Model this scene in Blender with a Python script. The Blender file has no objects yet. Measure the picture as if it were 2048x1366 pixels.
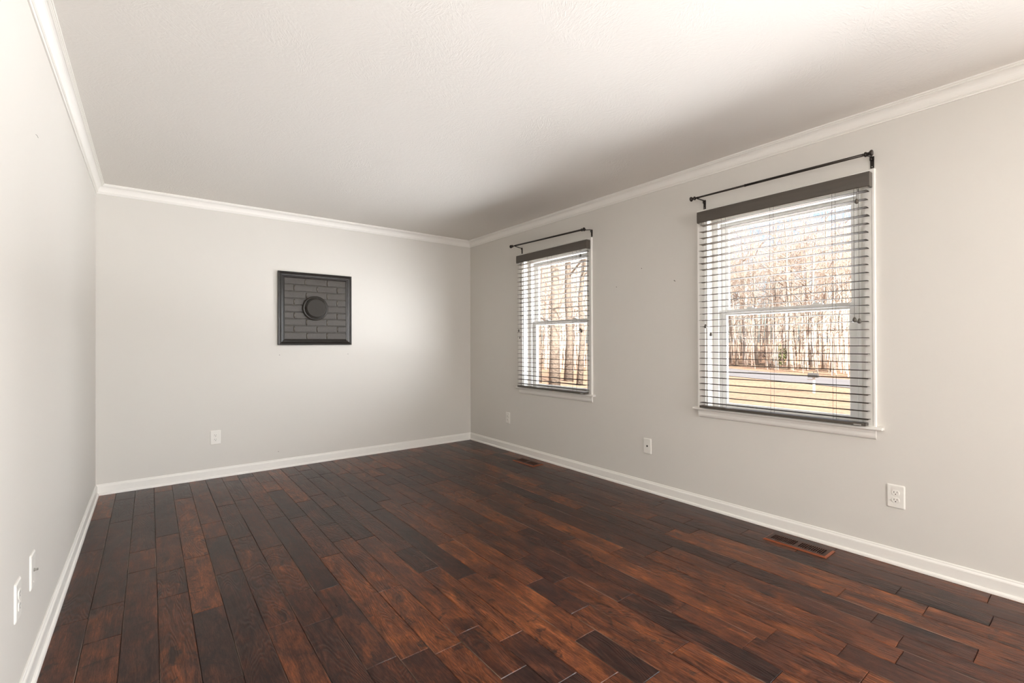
import bpy, bmesh, math, random
from mathutils import Vector, Matrix

# ------------------------------------------------------------------ camera
F_PX, YAW, PITCH, ROLL, CAM_H = 936.05, 0.65887, 0.00448, 0.00315, 1.1785
sc = bpy.context.scene
cd = bpy.data.cameras.new('camera')
cam = bpy.data.objects.new('camera', cd)
sc.collection.objects.link(cam)
sc.camera = cam
cd.sensor_width = 36.0
cd.lens = F_PX / 2048 * 36.0
cd.clip_start, cd.clip_end = 0.02, 600
R0 = Vector((math.cos(YAW), -math.sin(YAW), 0)); F0 = Vector((math.sin(YAW), math.cos(YAW), 0)); Z0 = Vector((0, 0, 1))
Fw = F0 * math.cos(PITCH) + Z0 * math.sin(PITCH)
U0 = -F0 * math.sin(PITCH) + Z0 * math.cos(PITCH)
Rt = R0 * math.cos(ROLL) - U0 * math.sin(ROLL)
Up = R0 * math.sin(ROLL) + U0 * math.cos(ROLL)
cam.matrix_world = Matrix(((Rt.x, Up.x, -Fw.x, 0), (Rt.y, Up.y, -Fw.y, 0), (Rt.z, Up.z, -Fw.z, CAM_H), (0, 0, 0, 1)))

# ------------------------------------------------------------------ world, sun, big lamps, exposure
SKY_STRENGTH = 0.34
SUN_STRENGTH = 26.0
BACK_FILL = 134.0
GROUND_FILL = 17000.0
SIDE_FILL = 400.0
HALL_FILL = 31.0
SKY_FILL = 6700.0
w = bpy.data.worlds.new('world'); sc.world = w; w.use_nodes = True
nt = w.node_tree; nt.nodes.clear()
sky = nt.nodes.new('ShaderNodeTexSky'); sky.sky_type = 'NISHITA'
sky.sun_disc = False; sky.sun_elevation = math.radians(38); sky.sun_rotation = math.radians(200)
sky.air_density = 0.9; sky.dust_density = 2.5
bg = nt.nodes.new('ShaderNodeBackground'); bg.inputs[1].default_value = SKY_STRENGTH
wo = nt.nodes.new('ShaderNodeOutputWorld')
nt.links.new(sky.outputs[0], bg.inputs[0]); nt.links.new(bg.outputs[0], wo.inputs[0])

def sun_lamp():
    l = bpy.data.lights.new('sun', 'SUN'); l.energy = SUN_STRENGTH; l.angle = math.radians(0.6); l.color = (1, 0.975, 0.94)
    o = bpy.data.objects.new('sun', l); sc.collection.objects.link(o)
    el, phi = math.radians(40), math.radians(24)       # travels towards +y and a little +x (from behind the house)
    d = Vector((math.sin(phi) * math.cos(el), math.cos(phi) * math.cos(el), -math.sin(el)))
    o.rotation_euler = d.to_track_quat('-Z', 'Y').to_euler()
    o.location = (0, -20, 20)
sun_lamp()

def area(name, loc, target, sx, sy, power, col=(1, 1, 1), spread=180):
    l = bpy.data.lights.new(name, 'AREA'); l.shape = 'RECTANGLE'; l.size = sx; l.size_y = sy; l.energy = power; l.color = col
    l.spread = math.radians(spread)
    o = bpy.data.objects.new(name, l); sc.collection.objects.link(o); o.location = loc
    d = Vector(target) - Vector(loc)
    if abs(d.x) + abs(d.y) < 1e-6: o.rotation_euler = (math.pi, 0, 0)
    else: o.rotation_euler = d.to_track_quat('-Z', 'Y').to_euler()
    return o
# added fill lamp behind the camera, shining through the opening made for it
area('fill_back', (1.45, -3.6, 1.25), (1.2, 3.0, 1.35), 2.2, 1.9, BACK_FILL, (0.99, 0.975, 0.98))
# added lamp below sill level, imitating bounce from ground past the house's shadow
area('fill_ground', (8.6, 0.6, -0.80), (8.6, 0.6, 5.0), 6.6, 13.4, GROUND_FILL, (0.965, 0.965, 1.0))
# added lamp outside on the right, slanting fill in through both windows
area('fill_sky', (11.0, -7.5, 3.0), (3.1, 2.6, 1.3), 12.0, 7.5, SKY_FILL, (0.95, 0.965, 1.0))
# added fill lamp on the left, shining through the opening made beside the camera
area('fill_hall', (-1.75, 0.10, 1.35), (3.0, 1.6, 1.35), 1.8, 1.9, HALL_FILL, (1.0, 0.975, 0.965))
# added fill lamp outside the extra, unseen window behind the camera
area('fill_side', (3.45, -1.62, 1.45), (0.0, 0.60, 1.35), 1.0, 1.3, SIDE_FILL, (0.95, 0.965, 1.0))

vs = sc.view_settings
vs.view_transform = 'Standard'; vs.look = 'None'; vs.exposure = 0.10; vs.gamma = 1.0; vs.use_curve_mapping = False
sc.cycles.use_denoising = True
sc.cycles.max_bounces = 10; sc.cycles.diffuse_bounces = 6; sc.cycles.transparent_max_bounces = 16
sc.cycles.caustics_reflective = False; sc.cycles.caustics_refractive = False
sc.cycles.sample_clamp_indirect = 4.0

# ------------------------------------------------------------------ helpers
C = sc.collection
rnd = random.Random(7)
XL, XR, YF, YB, ZC = -0.334, 3.136, 4.890, -2.2, 2.44

def srgb(r, g, b):
    return tuple(((v / 255) / 12.92 if v / 255 <= 0.04045 else ((v / 255 + 0.055) / 1.055) ** 2.4) for v in (r, g, b)) + (1,)

def mat(name, col=(0.8, 0.8, 0.8, 1), rough=0.5, metal=0.0, spec=0.5, var=0.0, vscale=8.0, bump=0.0, bscale=60.0, bdist=0.002, coords='Object'):
    m = bpy.data.materials.new(name); m.use_nodes = True
    t = m.node_tree; p = t.nodes['Principled BSDF']
    p.inputs['Roughness'].default_value = rough; p.inputs['Metallic'].default_value = metal
    p.inputs['Specular IOR Level'].default_value = spec
    tc = t.nodes.new('ShaderNodeTexCoord')
    n = t.nodes.new('ShaderNodeTexNoise'); n.inputs['Scale'].default_value = vscale; n.inputs['Detail'].default_value = 4
    t.links.new(tc.outputs[coords], n.inputs['Vector'])
    mx = t.nodes.new('ShaderNodeMix'); mx.data_type = 'RGBA'
    mx.inputs[6].default_value = tuple(c * (1 - var) for c in col[:3]) + (1,)
    mx.inputs[7].default_value = tuple(min(1, c * (1 + var)) for c in col[:3]) + (1,)
    t.links.new(n.outputs['Fac'], mx.inputs[0]); t.links.new(mx.outputs[2], p.inputs['Base Color'])
    if bump > 0:
        n2 = t.nodes.new('ShaderNodeTexNoise'); n2.inputs['Scale'].default_value = bscale; n2.inputs['Detail'].default_value = 3
        t.links.new(tc.outputs[coords], n2.inputs['Vector'])
        b = t.nodes.new('ShaderNodeBump'); b.inputs['Strength'].default_value = bump; b.inputs['Distance'].default_value = bdist
        t.links.new(n2.outputs['Fac'], b.inputs['Height']); t.links.new(b.outputs['Normal'], p.inputs['Normal'])
    return m

def link(name, bm, m=None, parent=None, smooth=False, bevel=0.0, recalc=True):
    if recalc: bmesh.ops.recalc_face_normals(bm, faces=bm.faces)
    me = bpy.data.meshes.new(name); bm.to_mesh(me); bm.free()
    if smooth:
        for p in me.polygons: p.use_smooth = True
    o = bpy.data.objects.new(name, me); C.objects.link(o)
    if m: me.materials.append(m)
    if parent: o.parent = parent
    if bevel:
        b = o.modifiers.new('bevel', 'BEVEL'); b.width = bevel; b.segments = 2; b.limit_method = 'ANGLE'; b.angle_limit = math.radians(50)
    return o

def box(bm, x0, x1, y0, y1, z0, z1):
    vs_ = [bm.verts.new((x, y, z)) for x in (x0, x1) for y in (y0, y1) for z in (z0, z1)]
    for f in ((0, 1, 3, 2), (4, 6, 7, 5), (0, 4, 5, 1), (2, 3, 7, 6), (0, 2, 6, 4), (1, 5, 7, 3)):
        bm.faces.new([vs_[i] for i in f])

def boxes(*bs):
    bm = bmesh.new()
    for b in bs: box(bm, *b)
    return bm

def rings(bm, rs, closed_ends=True, close=True):
    """rs: list of rings (lists of coords), skinned in order"""
    R = [[bm.verts.new(p) for p in r] for r in rs]
    n = len(R[0])
    for a, b in zip(R, R[1:]):
        for i in range(n if close else n - 1):
            j = (i + 1) % n
            bm.faces.new((a[i], a[j], b[j], b[i]))
    if closed_ends and close:
        bm.faces.new(R[0]); bm.faces.new(list(reversed(R[-1])))

def frame_of(d):
    d = Vector(d).normalized()
    u = d.orthogonal().normalized(); return u, d.cross(u)

def tube(bm, pts, rad, n=10, caps=True):
    pts = [Vector(p) for p in pts]
    if not hasattr(rad, '__len__'): rad = [rad] * len(pts)
    rs = []; u = None
    for i, p in enumerate(pts):
        d = (pts[min(i + 1, len(pts) - 1)] - pts[max(i - 1, 0)]).normalized()
        if u is None: u = d.orthogonal().normalized()
        else:
            u = (u - d * u.dot(d)).normalized()
        v = d.cross(u)
        rs.append([p + (u * math.cos(2 * math.pi * k / n) + v * math.sin(2 * math.pi * k / n)) * rad[i] for k in range(n)])
    rings(bm, rs, caps)

def lathe(bm, prof, origin, axis, n=32):
    """prof: [(along, radius)]"""
    o = Vector(origin); a = Vector(axis).normalized(); u, v = frame_of(a)
    rs = [[o + a * t + (u * math.cos(2 * math.pi * k / n) + v * math.sin(2 * math.pi * k / n)) * max(r, 1e-5) for k in range(n)] for t, r in prof]
    rings(bm, rs)

def empty(name, loc=(0, 0, 0)):
    o = bpy.data.objects.new(name, None); C.objects.link(o); o.location = loc; o.empty_display_size = 0.1
    return o

def tag(o, label, cat, group=None, kind=None):
    o['label'] = label; o['category'] = cat
    if group: o['group'] = group
    if kind: o['kind'] = kind
    return o

def structure(o, label=None):
    o['kind'] = 'structure'
    if label: o['label'] = label
    return o

# ------------------------------------------------------------------ materials
def wall_paint():
    return mat('greige_wall_paint', srgb(211, 207, 200), rough=0.55, spec=0.35, var=0.012, vscale=1.5, bump=0.08, bscale=180, bdist=0.001)
WALL = wall_paint()
TRIM = mat('white_trim_paint', srgb(234, 231, 225), rough=0.35, spec=0.45, var=0.01, vscale=3)
VINYL = mat('white_vinyl', srgb(240, 239, 236), rough=0.35, var=0.01)
PLATE = mat('white_plastic', srgb(232, 229, 222), rough=0.3, var=0.01)
DARK = mat('dark_slot', srgb(30, 26, 22), rough=0.7)
BLIND = mat('dark_brown_painted_wood', srgb(58, 50, 42), rough=0.8, spec=0.08, var=0.1, vscale=20)
BLINDV = mat('dark_brown_valance', srgb(72, 65, 57), rough=0.42, var=0.08, vscale=14)
CORD = mat('dark_cord', srgb(70, 60, 52), rough=0.8, var=0.1)
RODM = mat('dark_bronze_metal', srgb(48, 42, 37), rough=0.35, metal=0.6, var=0.1, vscale=30)
STEEL = mat('steel', srgb(190, 188, 184), rough=0.25, metal=1.0, var=0.03)
BRICKM = mat('dark_painted_brick', srgb(58, 52, 45), rough=0.38, spec=0.35, var=0.16, vscale=40, bump=0.5, bscale=90, bdist=0.004)
JOINT_GLINT = mat('mortar_joint_glint', srgb(92, 85, 75), rough=0.12, spec=1.0, var=0.15, vscale=60)  # lighter than the brick: window glints on the joints, put into the colour
FRAMEM = mat('black_painted_frame', srgb(32, 28, 25), rough=0.22, spec=0.5, var=0.12, vscale=25)
COVERM = mat('black_painted_cover', srgb(42, 38, 33), rough=0.27, spec=0.5, var=0.06, vscale=20)
DISCM = mat('satin_black_disc', srgb(50, 46, 41), rough=0.6, spec=0.25, var=0.06, vscale=20)
SLOTSHADE = mat('slot_shade_black', srgb(12, 11, 11), rough=0.6, var=0.1)
HOLE = mat('nail_hole_dark', srgb(70, 62, 54), rough=0.9, var=0.1)
SPACKLE = mat('scuff_paint', srgb(214, 208, 199), rough=0.6, var=0.02)

def glass_mat():
    m = bpy.data.materials.new('window_glass'); m.use_nodes = True
    t = m.node_tree; t.nodes.clear()
    tr = t.nodes.new('ShaderNodeBsdfTransparent'); tr.inputs[0].default_value = (0.96, 0.97, 0.97, 1)
    gl = t.nodes.new('ShaderNodeBsdfGlossy'); gl.inputs['Roughness'].default_value = 0.02
    lw0 = t.nodes.new('ShaderNodeLayerWeight'); lw0.inputs['Blend'].default_value = 0.5
    lw1 = t.nodes.new('ShaderNodeMath'); lw1.operation = 'POWER'; lw1.inputs[1].default_value = 4.5; t.links.new(lw0.outputs['Facing'], lw1.inputs[0])
    lw = t.nodes.new('ShaderNodeMath'); lw.operation = 'MULTIPLY_ADD'; lw.inputs[1].default_value = 0.45; lw.inputs[2].default_value = 0.02
    t.links.new(lw1.outputs[0], lw.inputs[0])
    mx = t.nodes.new('ShaderNodeMixShader'); out = t.nodes.new('ShaderNodeOutputMaterial')
    t.links.new(lw.outputs[0], mx.inputs[0]); t.links.new(tr.outputs[0], mx.inputs[1]); t.links.new(gl.outputs[0], mx.inputs[2])
    t.links.new(mx.outputs[0], out.inputs[0])
    return m
GLASS = glass_mat()

def ceiling_mat():
    m = bpy.data.materials.new('brushed_textured_ceiling'); m.use_nodes = True
    t = m.node_tree; p = t.nodes['Principled BSDF']; p.inputs['Roughness'].default_value = 0.9
    p.inputs['Specular IOR Level'].default_value = 0.1
    p.inputs['Base Color'].default_value = srgb(229, 225, 219)
    tc = t.nodes.new('ShaderNodeTexCoord')
    # patches of brush strokes, each patch turned its own way
    vo = t.nodes.new('ShaderNodeTexVoronoi'); vo.inputs['Scale'].default_value = 5.5; vo.inputs['Randomness'].default_value = 1
    t.links.new(tc.outputs['Object'], vo.inputs['Vector'])
    sep = t.nodes.new('ShaderNodeSeparateColor'); t.links.new(vo.outputs['Color'], sep.inputs[0])
    ang = t.nodes.new('ShaderNodeMath'); ang.operation = 'MULTIPLY'; ang.inputs[1].default_value = 6.28; t.links.new(sep.outputs[0], ang.inputs[0])
    vr = t.nodes.new('ShaderNodeVectorRotate'); vr.rotation_type = 'Z_AXIS'
    t.links.new(tc.outputs['Object'], vr.inputs['Vector']); t.links.new(ang.outputs[0], vr.inputs['Angle'])
    mp = t.nodes.new('ShaderNodeMapping'); mp.inputs['Scale'].default_value = (125, 42, 42); t.links.new(vr.outputs[0], mp.inputs[0])
    n = t.nodes.new('ShaderNodeTexNoise'); n.inputs['Scale'].default_value = 1; n.inputs['Detail'].default_value = 2; n.inputs['Distortion'].default_value = 0.8
    t.links.new(mp.outputs[0], n.inputs['Vector'])
    n3 = t.nodes.new('ShaderNodeTexNoise'); n3.inputs['Scale'].default_value = 4; t.links.new(tc.outputs['Object'], n3.inputs['Vector'])
    mul = t.nodes.new('ShaderNodeMath'); mul.operation = 'MULTIPLY'; t.links.new(n.outputs['Fac'], mul.inputs[0]); t.links.new(n3.outputs['Fac'], mul.inputs[1])
    b = t.nodes.new('ShaderNodeBump'); b.inputs['Strength'].default_value = 0.5; b.inputs['Distance'].default_value = 0.005
    t.links.new(mul.outputs[0], b.inputs['Height']); t.links.new(b.outputs['Normal'], p.inputs['Normal'])
    return m
CEIL = ceiling_mat()

def wood_floor_mat():
    m = bpy.data.materials.new('dark_hand_scraped_oak'); m.use_nodes = True
    t = m.node_tree; N = t.nodes.new; L = t.links.new
    p = t.nodes['Principled BSDF']
    at = N('ShaderNodeAttribute'); at.attribute_name = 'board'
    sep = N('ShaderNodeSeparateColor'); L(at.outputs['Color'], sep.inputs[0])
    tc = N('ShaderNodeTexCoord')
    off = N('ShaderNodeVectorMath'); off.operation = 'MULTIPLY'; off.inputs[1].default_value = (37, 53, 19); L(at.outputs['Color'], off.inputs[0])
    pos = N('ShaderNodeVectorMath'); pos.operation = 'ADD'; L(tc.outputs['Object'], pos.inputs[0]); L(off.outputs[0], pos.inputs[1])
    def mapped(sx, sy):
        mp = N('ShaderNodeMapping'); mp.inputs['Scale'].default_value = (sx, sy, 1); L(pos.outputs[0], mp.inputs[0]); return mp.outputs[0]
    def noise(vec, scale=1, detail=4, dist=0.0, rough=0.55):
        n = N('ShaderNodeTexNoise'); n.inputs['Scale'].default_value = scale; n.inputs['Detail'].default_value = detail
        n.inputs['Distortion'].default_value = dist; n.inputs['Roughness'].default_value = rough; L(vec, n.inputs['Vector']); return n.outputs['Fac']
    def math_(op, a, b=None, c=None):
        n = N('ShaderNodeMath'); n.operation = op
        for i, v in enumerate((a, b, c)):
            if v is None: continue
            if isinstance(v, (int, float)): n.inputs[i].default_value = v
            else: L(v, n.inputs[i])
        return n.outputs[0]
    def ramp(fac, stops):
        r = N('ShaderNodeValToRGB'); el = r.color_ramp.elements
        while len(el) < len(stops): el.new(0.5)
        for e, (q, c) in zip(el, stops): e.position = q; e.color = c
        L(fac, r.inputs[0]); return r.outputs[0]
    def mix(f, a, b, mode='MIX'):
        x = N('ShaderNodeMix'); x.data_type = 'RGBA'; x.blend_type = mode
        for s, v in ((0, f), (6, a), (7, b)):
            if isinstance(v, (int, float, tuple)): x.inputs[s].default_value = v
            else: L(v, x.inputs[s])
        return x.outputs[2]
    # growth-ring figure: iso-lines of a stretched noise
    fig = noise(mapped(7.0, 1.3), 1, 2, 0.5)
    ringv = math_('SINE', math_('MULTIPLY', fig, 150.0))
    ringn = math_('MULTIPLY_ADD', ringv, 0.5, 0.5)
    fibre = noise(mapped(330, 30), 1, 5, 0.4, 0.75)
    fibre2 = noise(mapped(75, 5), 1, 5, 0.6, 0.68)
    cloud = noise(mapped(13, 4.5), 1, 5, 0.8, 0.62)
    tone = math_('ADD', math_('MULTIPLY', sep.outputs[2], 0.34), math_('MULTIPLY', cloud, 0.92))
    base = ramp(tone, [(0.34, srgb(35, 22, 19)), (0.50, srgb(48, 29, 24)), (0.64, srgb(65, 37, 27)), (0.80, srgb(90, 50, 30)), (0.96, srgb(118, 68, 38))])
    g = math_('ADD', math_('MULTIPLY', fibre, 0.55), math_('MULTIPLY', fibre2, 0.45))
    gcol = ramp(g, [(0.38, (0.34, 0.32, 0.32, 1)), (0.5, (0.92, 0.92, 0.92, 1)), (0.62, (1.85, 1.78, 1.68, 1))])
    c1 = mix(1.0, base, gcol, 'MULTIPLY')
    figmask = math_('MULTIPLY', math_('GREATER_THAN', sep.outputs[1], 0.40), 0.62)
    rcol = ramp(ringn, [(0.0, (0.55, 0.52, 0.5, 1)), (0.45, (1.0, 1.0, 1.0, 1)), (1.0, (1.1, 1.08, 1.05, 1))])
    c2 = mix(figmask, c1, mix(1.0, c1, rcol, 'MULTIPLY'))
    # dark mineral patches and knots
    kn = noise(mapped(10, 6.5), 1, 6, 1.6, 0.65)
    kmask = ramp(kn, [(0.585, (0, 0, 0, 1)), (0.655, (1, 1, 1, 1))])
    kf = N('ShaderNodeSeparateColor'); L(kmask, kf.inputs[0])
    c3 = mix(math_('MULTIPLY', kf.outputs[0], 0.8), c2, srgb(27, 20, 19))
    # bevels' reflected light, painted pale on the grooves (alpha of the board attribute marks the groove faces)
    seam_glint = math_('MULTIPLY', math_('SUBTRACT', 1.0, at.outputs['Alpha']), math_('MAXIMUM', math_('MULTIPLY_ADD', noise(mapped(9, 2.2), 1, 4), 4.0, -2.0), 0.02))
    seam_glint = math_('MINIMUM', seam_glint, 0.5)
    c4 = mix(seam_glint, c3, srgb(132, 116, 104))
    L(c4, p.inputs['Base Color'])
    rr = math_('MULTIPLY_ADD', fibre2, 0.20, 0.22)
    L(rr, p.inputs['Roughness'])
    p.inputs['Specular IOR Level'].default_value = 0.18
    hh = math_('ADD', math_('MULTIPLY', g, 0.5), math_('MULTIPLY', math_('MULTIPLY', ringn, figmask), 0.6))
    scr = noise(mapped(9, 3.2), 1, 2, 0.3)
    hh2 = math_('ADD', hh, math_('MULTIPLY', scr, 2.2))
    b = N('ShaderNodeBump'); b.inputs['Strength'].default_value = 0.6; b.inputs['Distance'].default_value = 0.0022
    L(hh2, b.inputs['Height']); L(b.outputs['Normal'], p.inputs['Normal'])
    return m
FLOORM = wood_floor_mat()

def register_wood():
    m = mat('stained_wood_register', srgb(54, 29, 19), rough=0.45, spec=0.25, var=0.3, vscale=30, bump=0.2, bscale=80)
    return m
REG = register_wood()
REGE = mat('register_edge_highlight', srgb(118, 62, 38), rough=0.4, spec=0.3, var=0.25, vscale=25)  # orange of the rim paints the highlight on the bevel

# ------------------------------------------------------------------ room shell
# windows: centre y of each; the casing's outer edge is 1.047 m wide
WIN = [(1.3235, 'window_1'), (3.3895, 'window_2'), (-1.62, 'window_added')]  # the last is an unseen window, added to let fill light in
OH = 0.4665            # half width of the clear opening
OZ0, OZ1 = 0.70, 2.07
WT = 0.19              # wall thickness

def wall_right():
    bm = bmesh.new()
    ys = [YB - 0.15, WIN[2][0] - OH, WIN[2][0] + OH, WIN[0][0] - OH, WIN[0][0] + OH, WIN[1][0] - OH, WIN[1][0] + OH, YF + 0.15]
    for i in range(7):
        if i % 2 == 0: box(bm, XR, XR + WT, ys[i], ys[i + 1], -0.05, ZC + 0.02)
        else:
            box(bm, XR, XR + WT, ys[i], ys[i + 1], -0.05, OZ0); box(bm, XR, XR + WT, ys[i], ys[i + 1], OZ1, ZC + 0.02)
    bmesh.ops.remove_doubles(bm, verts=bm.verts, dist=1e-5)
    return structure(link('wall_right', bm, WALL))
WR = wall_right()
WF = structure(link('wall_far', boxes((XL - 0.12, XR, YF, YF + 0.15, -0.05, ZC + 0.02)), WALL))
HY0, HY1, HZ = -1.0, 1.15, 2.08       # unseen cased opening, added in the left wall for its fill lamp
WL = structure(link('wall_left', boxes((XL - 0.12, XL, YB - 0.15, HY0, -0.05, ZC + 0.02), (XL - 0.12, XL, HY1, YF, -0.05, ZC + 0.02), (XL - 0.12, XL, HY0, HY1, HZ, ZC + 0.02)), WALL))
structure(link('wall_hall_fill', boxes((-2.4, -2.3, -2.35, 2.6, -0.05, ZC), (-2.3, XL - 0.12, -2.35, -2.25, -0.05, ZC), (-2.3, XL - 0.12, 2.5, 2.6, -0.05, ZC),
                        (-2.4, XL - 0.12, -2.35, 2.6, ZC, ZC + 0.1), (-2.4, XL - 0.12, -2.35, 2.6, -0.10, -0.005)), WALL))  # unseen hall, added to enclose the left fill lamp
structure(link('trim_6', boxes((XL - 0.13, XL + 0.018, HY0 - 0.057, HY0 + 0.015, 0, HZ), (XL - 0.13, XL + 0.018, HY1 - 0.015, HY1 + 0.057, 0, HZ),
                       (XL - 0.13, XL + 0.018, HY0 - 0.057, HY1 + 0.057, HZ - 0.015, HZ + 0.057)), TRIM, bevel=0.004))
# back wall behind the camera, with a wide opening added for the fill lamp
bx0, bx1, bz0, bz1 = 0.55, 2.95, 0.25, 2.25
structure(link('wall_back', boxes((XL, bx0, YB - 0.15, YB, -0.05, ZC + 0.02), (bx1, XR, YB - 0.15, YB, -0.05, ZC + 0.02),
                        (bx0, bx1, YB - 0.15, YB, -0.05, bz0), (bx0, bx1, YB - 0.15, YB, bz1, ZC + 0.02)), WALL))
structure(link('trim_1', boxes((bx0 - 0.06, bx0, YB, YB + 0.018, bz0 - 0.06, bz1 + 0.06), (bx1, bx1 + 0.06, YB, YB + 0.018, bz0 - 0.06, bz1 + 0.06),
                       (bx0, bx1, YB, YB + 0.018, bz1, bz1 + 0.06), (bx0, bx1, YB, YB + 0.018, bz0 - 0.06, bz0)), TRIM, bevel=0.004))
# unseen box added beyond it, shutting out the sun around the fill lamp
structure(link('wall_back_fill', boxes((0.2, 0.3, -5.4, YB - 0.15, -0.05, ZC), (3.2, XR + WT, -5.4, YB - 0.15, -0.05, ZC), (0.3, 3.2, -5.4, -5.3, -0.05, ZC),
                        (0.2, XR + WT, -5.4, YB - 0.15, ZC, ZC + 0.1), (0.2, XR + WT, -5.4, YB - 0.15, -0.1, -0.05)), WALL))
# ceiling, with the roof overhang beyond the window wall
structure(link('ceiling', boxes((XL - 0.12, XR + 0.50, YB - 0.15, YF + 0.15, ZC, ZC + 0.18)), CEIL))

# plank floor: boards run along y, joints measured from the photograph
PITCHB, X0B, GAP = 0.1185, -0.09, 0.0012
JO = {-2: [2.72, 3.59], -1: [2.49, 2.8, 4.07, 4.64], 0: [3.12, 3.42, 4.15], 1: [2.72, 3.03, 3.6], 2: [1.91, 2.48, 3.13, 4.38],
      3: [2.82, 3.38, 3.67, 4.36], 4: [2.16, 3.27, 4.0, 4.67], 5: [2.08, 2.39, 4.07], 6: [1.67, 2.34, 3.5, 3.81], 7: [2.69, 4.15],
      8: [1.59, 2.15, 2.86, 3.17, 3.74], 9: [1.64, 2.8, 3.5, 3.83, 4.53], 10: [1.19, 1.5, 2.2, 2.51, 3.67, 4.34], 11: [2.02, 3.22, 4.41],
      12: [1.01, 1.32, 2.44, 3.38], 13: [1.46, 1.77, 2.48, 3.94], 14: [1.04, 1.7, 2.01], 15: [0.74, 1.4, 2.55, 3.37], 16: [0.89, 1.2, 2.31],
      17: [0.55, 0.86, 2.01], 18: [0.65], 20: [1.58, 2.58], 21: [0.33], 22: [0.8], 23: [0.52], 24: [0.33]}
VENTS = [(2.913, 3.050, 0.975, 1.308), (2.893, 3.030, 3.417, 3.737)]
# tone of some boards, read from the photograph: (row, y) -> 0 dark .. 1 orange
TONE = {(2, 2.2): 0.05, (3, 2.4): 0.15, (4, 1.5): 0.95, (4, 1.9): 0.7, (1, 2.3): 0.7, (1, 2.9): 0.45, (0, 2.5): 0.55, (0, 2.9): 0.4, (5, 1.8): 0.25,
        (5, 2.2): 0.35, (6, 2.0): 0.4, (6, 1.3): 0.45, (7, 2.2): 0.9, (7, 1.2): 0.6, (8, 1.9): 0.95, (8, 1.2): 0.8, (9, 2.2): 0.7, (9, 1.4): 0.7,
        (10, 1.9): 0.85, (10, 1.35): 0.3, (11, 1.6): 0.9, (11, 2.6): 0.5, (12, 1.9): 0.75, (10, 2.35): 0.05, (11, 2.1): 0.1, (12, 2.1): 0.95,
        (13, 2.1): 0.8, (14, 1.9): 0.45, (14, 1.3): 0.8, (15, 1.9): 0.4, (15, 1.0): 0.1, (16, 1.8): 0.3, (13, 1.6): 0.3, (17, 1.5): 0.85, (18, 1.7): 0.8,
        (19, 1.3): 0.75, (12, 1.15): 0.1, (13, 1.2): 0.85, (16, 1.05): 0.75, (14, 0.8): 0.85, (19, 2.0): 0.3, (18, 1.0): 0.7}
def build_floor():
    bm = bmesh.new(); lay = bm.loops.layers.float_color.new('board')
    r = random.Random(21)
    for i in range(-3, 28):
        x0, x1 = X0B + i * PITCHB, X0B + (i + 1) * PITCHB
        x0, x1 = max(x0, XL), min(x1, XR)
        if x1 - x0 < 0.01: continue
        ys = list(JO.get(i, []))
        if not ys: ys = [r.uniform(1.0, 3.5)]
        while ys[0] > YB + 0.5: ys.insert(0, ys[0] - r.choice((0.31, 0.62, 0.92, 1.05, 1.1)))
        while ys[-1] < YF - 0.5: ys.append(ys[-1] + r.choice((0.31, 0.62, 0.92, 1.1)))
        full = [ys[0]]
        for a, b in zip(ys, ys[1:]):
            while b - full[-1] > 1.35: full.append(full[-1] + r.choice((0.62, 0.8, 1.0)) if b - full[-1] > 1.6 else full[-1] + (b - full[-1]) * 0.5)
            full.append(b)
        ys = [YB] + [y for y in full if YB + 0.08 < y < YF - 0.05] + [YF]
        for a, b in zip(ys, ys[1:]):
            col = [r.random(), r.random(), r.random() ** 1.1]
            for (ti, ty), tv in TONE.items():
                if ti == i and a < ty < b: col[2] = tv
            segs = [(a, b)]
            for vx0, vx1, vy0, vy1 in VENTS:      # no hole needed: a dark sheet under the grille stands for its shaded depth
                pass
            z = r.uniform(-0.0003, 0.0003); bv = 0.0016; d = 0.0022
            g0, g1 = x0 + GAP * 0.5, x1 - GAP * 0.5
            # slightly hand-scraped: a few cross sections with small offsets in height
            n = max(2, int((b - a) / 0.12)); secs = []
            for k in range(n + 1):
                y = a + GAP * 0.5 + (b - a - GAP) * k / n
                e = [r.uniform(-0.0006, 0.0006) for _ in range(4)]
                end = k in (0, n); yi = y + (bv if k == 0 else -bv if k == n else 0)
                bw0, bw1 = bv + abs(e[2]) * 2, bv + abs(e[3]) * 2
                if end and k == 0:
                    secs.append([(g0, y, z - d - 0.004), (g0, y, z - d), (g0 + bw0, y, z - d), ((g0 + g1) / 2, y, z - d), (g1 - bw1, y, z - d), (g1, y, z - d), (g1, y, z - d - 0.004)])
                secs.append([(g0, yi, z - d - 0.004), (g0, yi, z - d), (g0 + bw0, yi, z + e[0]), ((g0 + g1) / 2, yi, z + 0.0004 + e[1]), (g1 - bw1, yi, z + e[2] * 0.5), (g1, yi, z - d), (g1, yi, z - d - 0.004)])
                if end and k == n:
                    secs.append([(g0, y, z - d - 0.004), (g0, y, z - d), (g0 + bw0, y, z - d), ((g0 + g1) / 2, y, z - d), (g1 - bw1, y, z - d), (g1, y, z - d), (g1, y, z - d - 0.004)])
            V = [[bm.verts.new(q) for q in s] for s in secs]
            for s, t2 in zip(V, V[1:]):
                for k in range(6):
                    f = bm.faces.new((s[k], s[k + 1], t2[k + 1], t2[k])); 
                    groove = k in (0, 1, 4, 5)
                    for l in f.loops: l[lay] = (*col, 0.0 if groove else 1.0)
    # sub-floor under the boards
    nb = len(bm.faces)
    box(bm, XL, XR, YB, YF, -0.05, -0.0055)
    bm.faces.ensure_lookup_table()
    for f in bm.faces[nb:]:
        for l in f.loops: l[lay] = (0.1, 0.1, 0.0, 1)
    for f in bm.faces[:nb]:
        f.normal_update()
        if f.normal.z < -0.01: f.normal_flip()
    return structure(link('floor', bm, FLOORM, recalc=False), 'dark brown hand-scraped plank floor')
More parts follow.
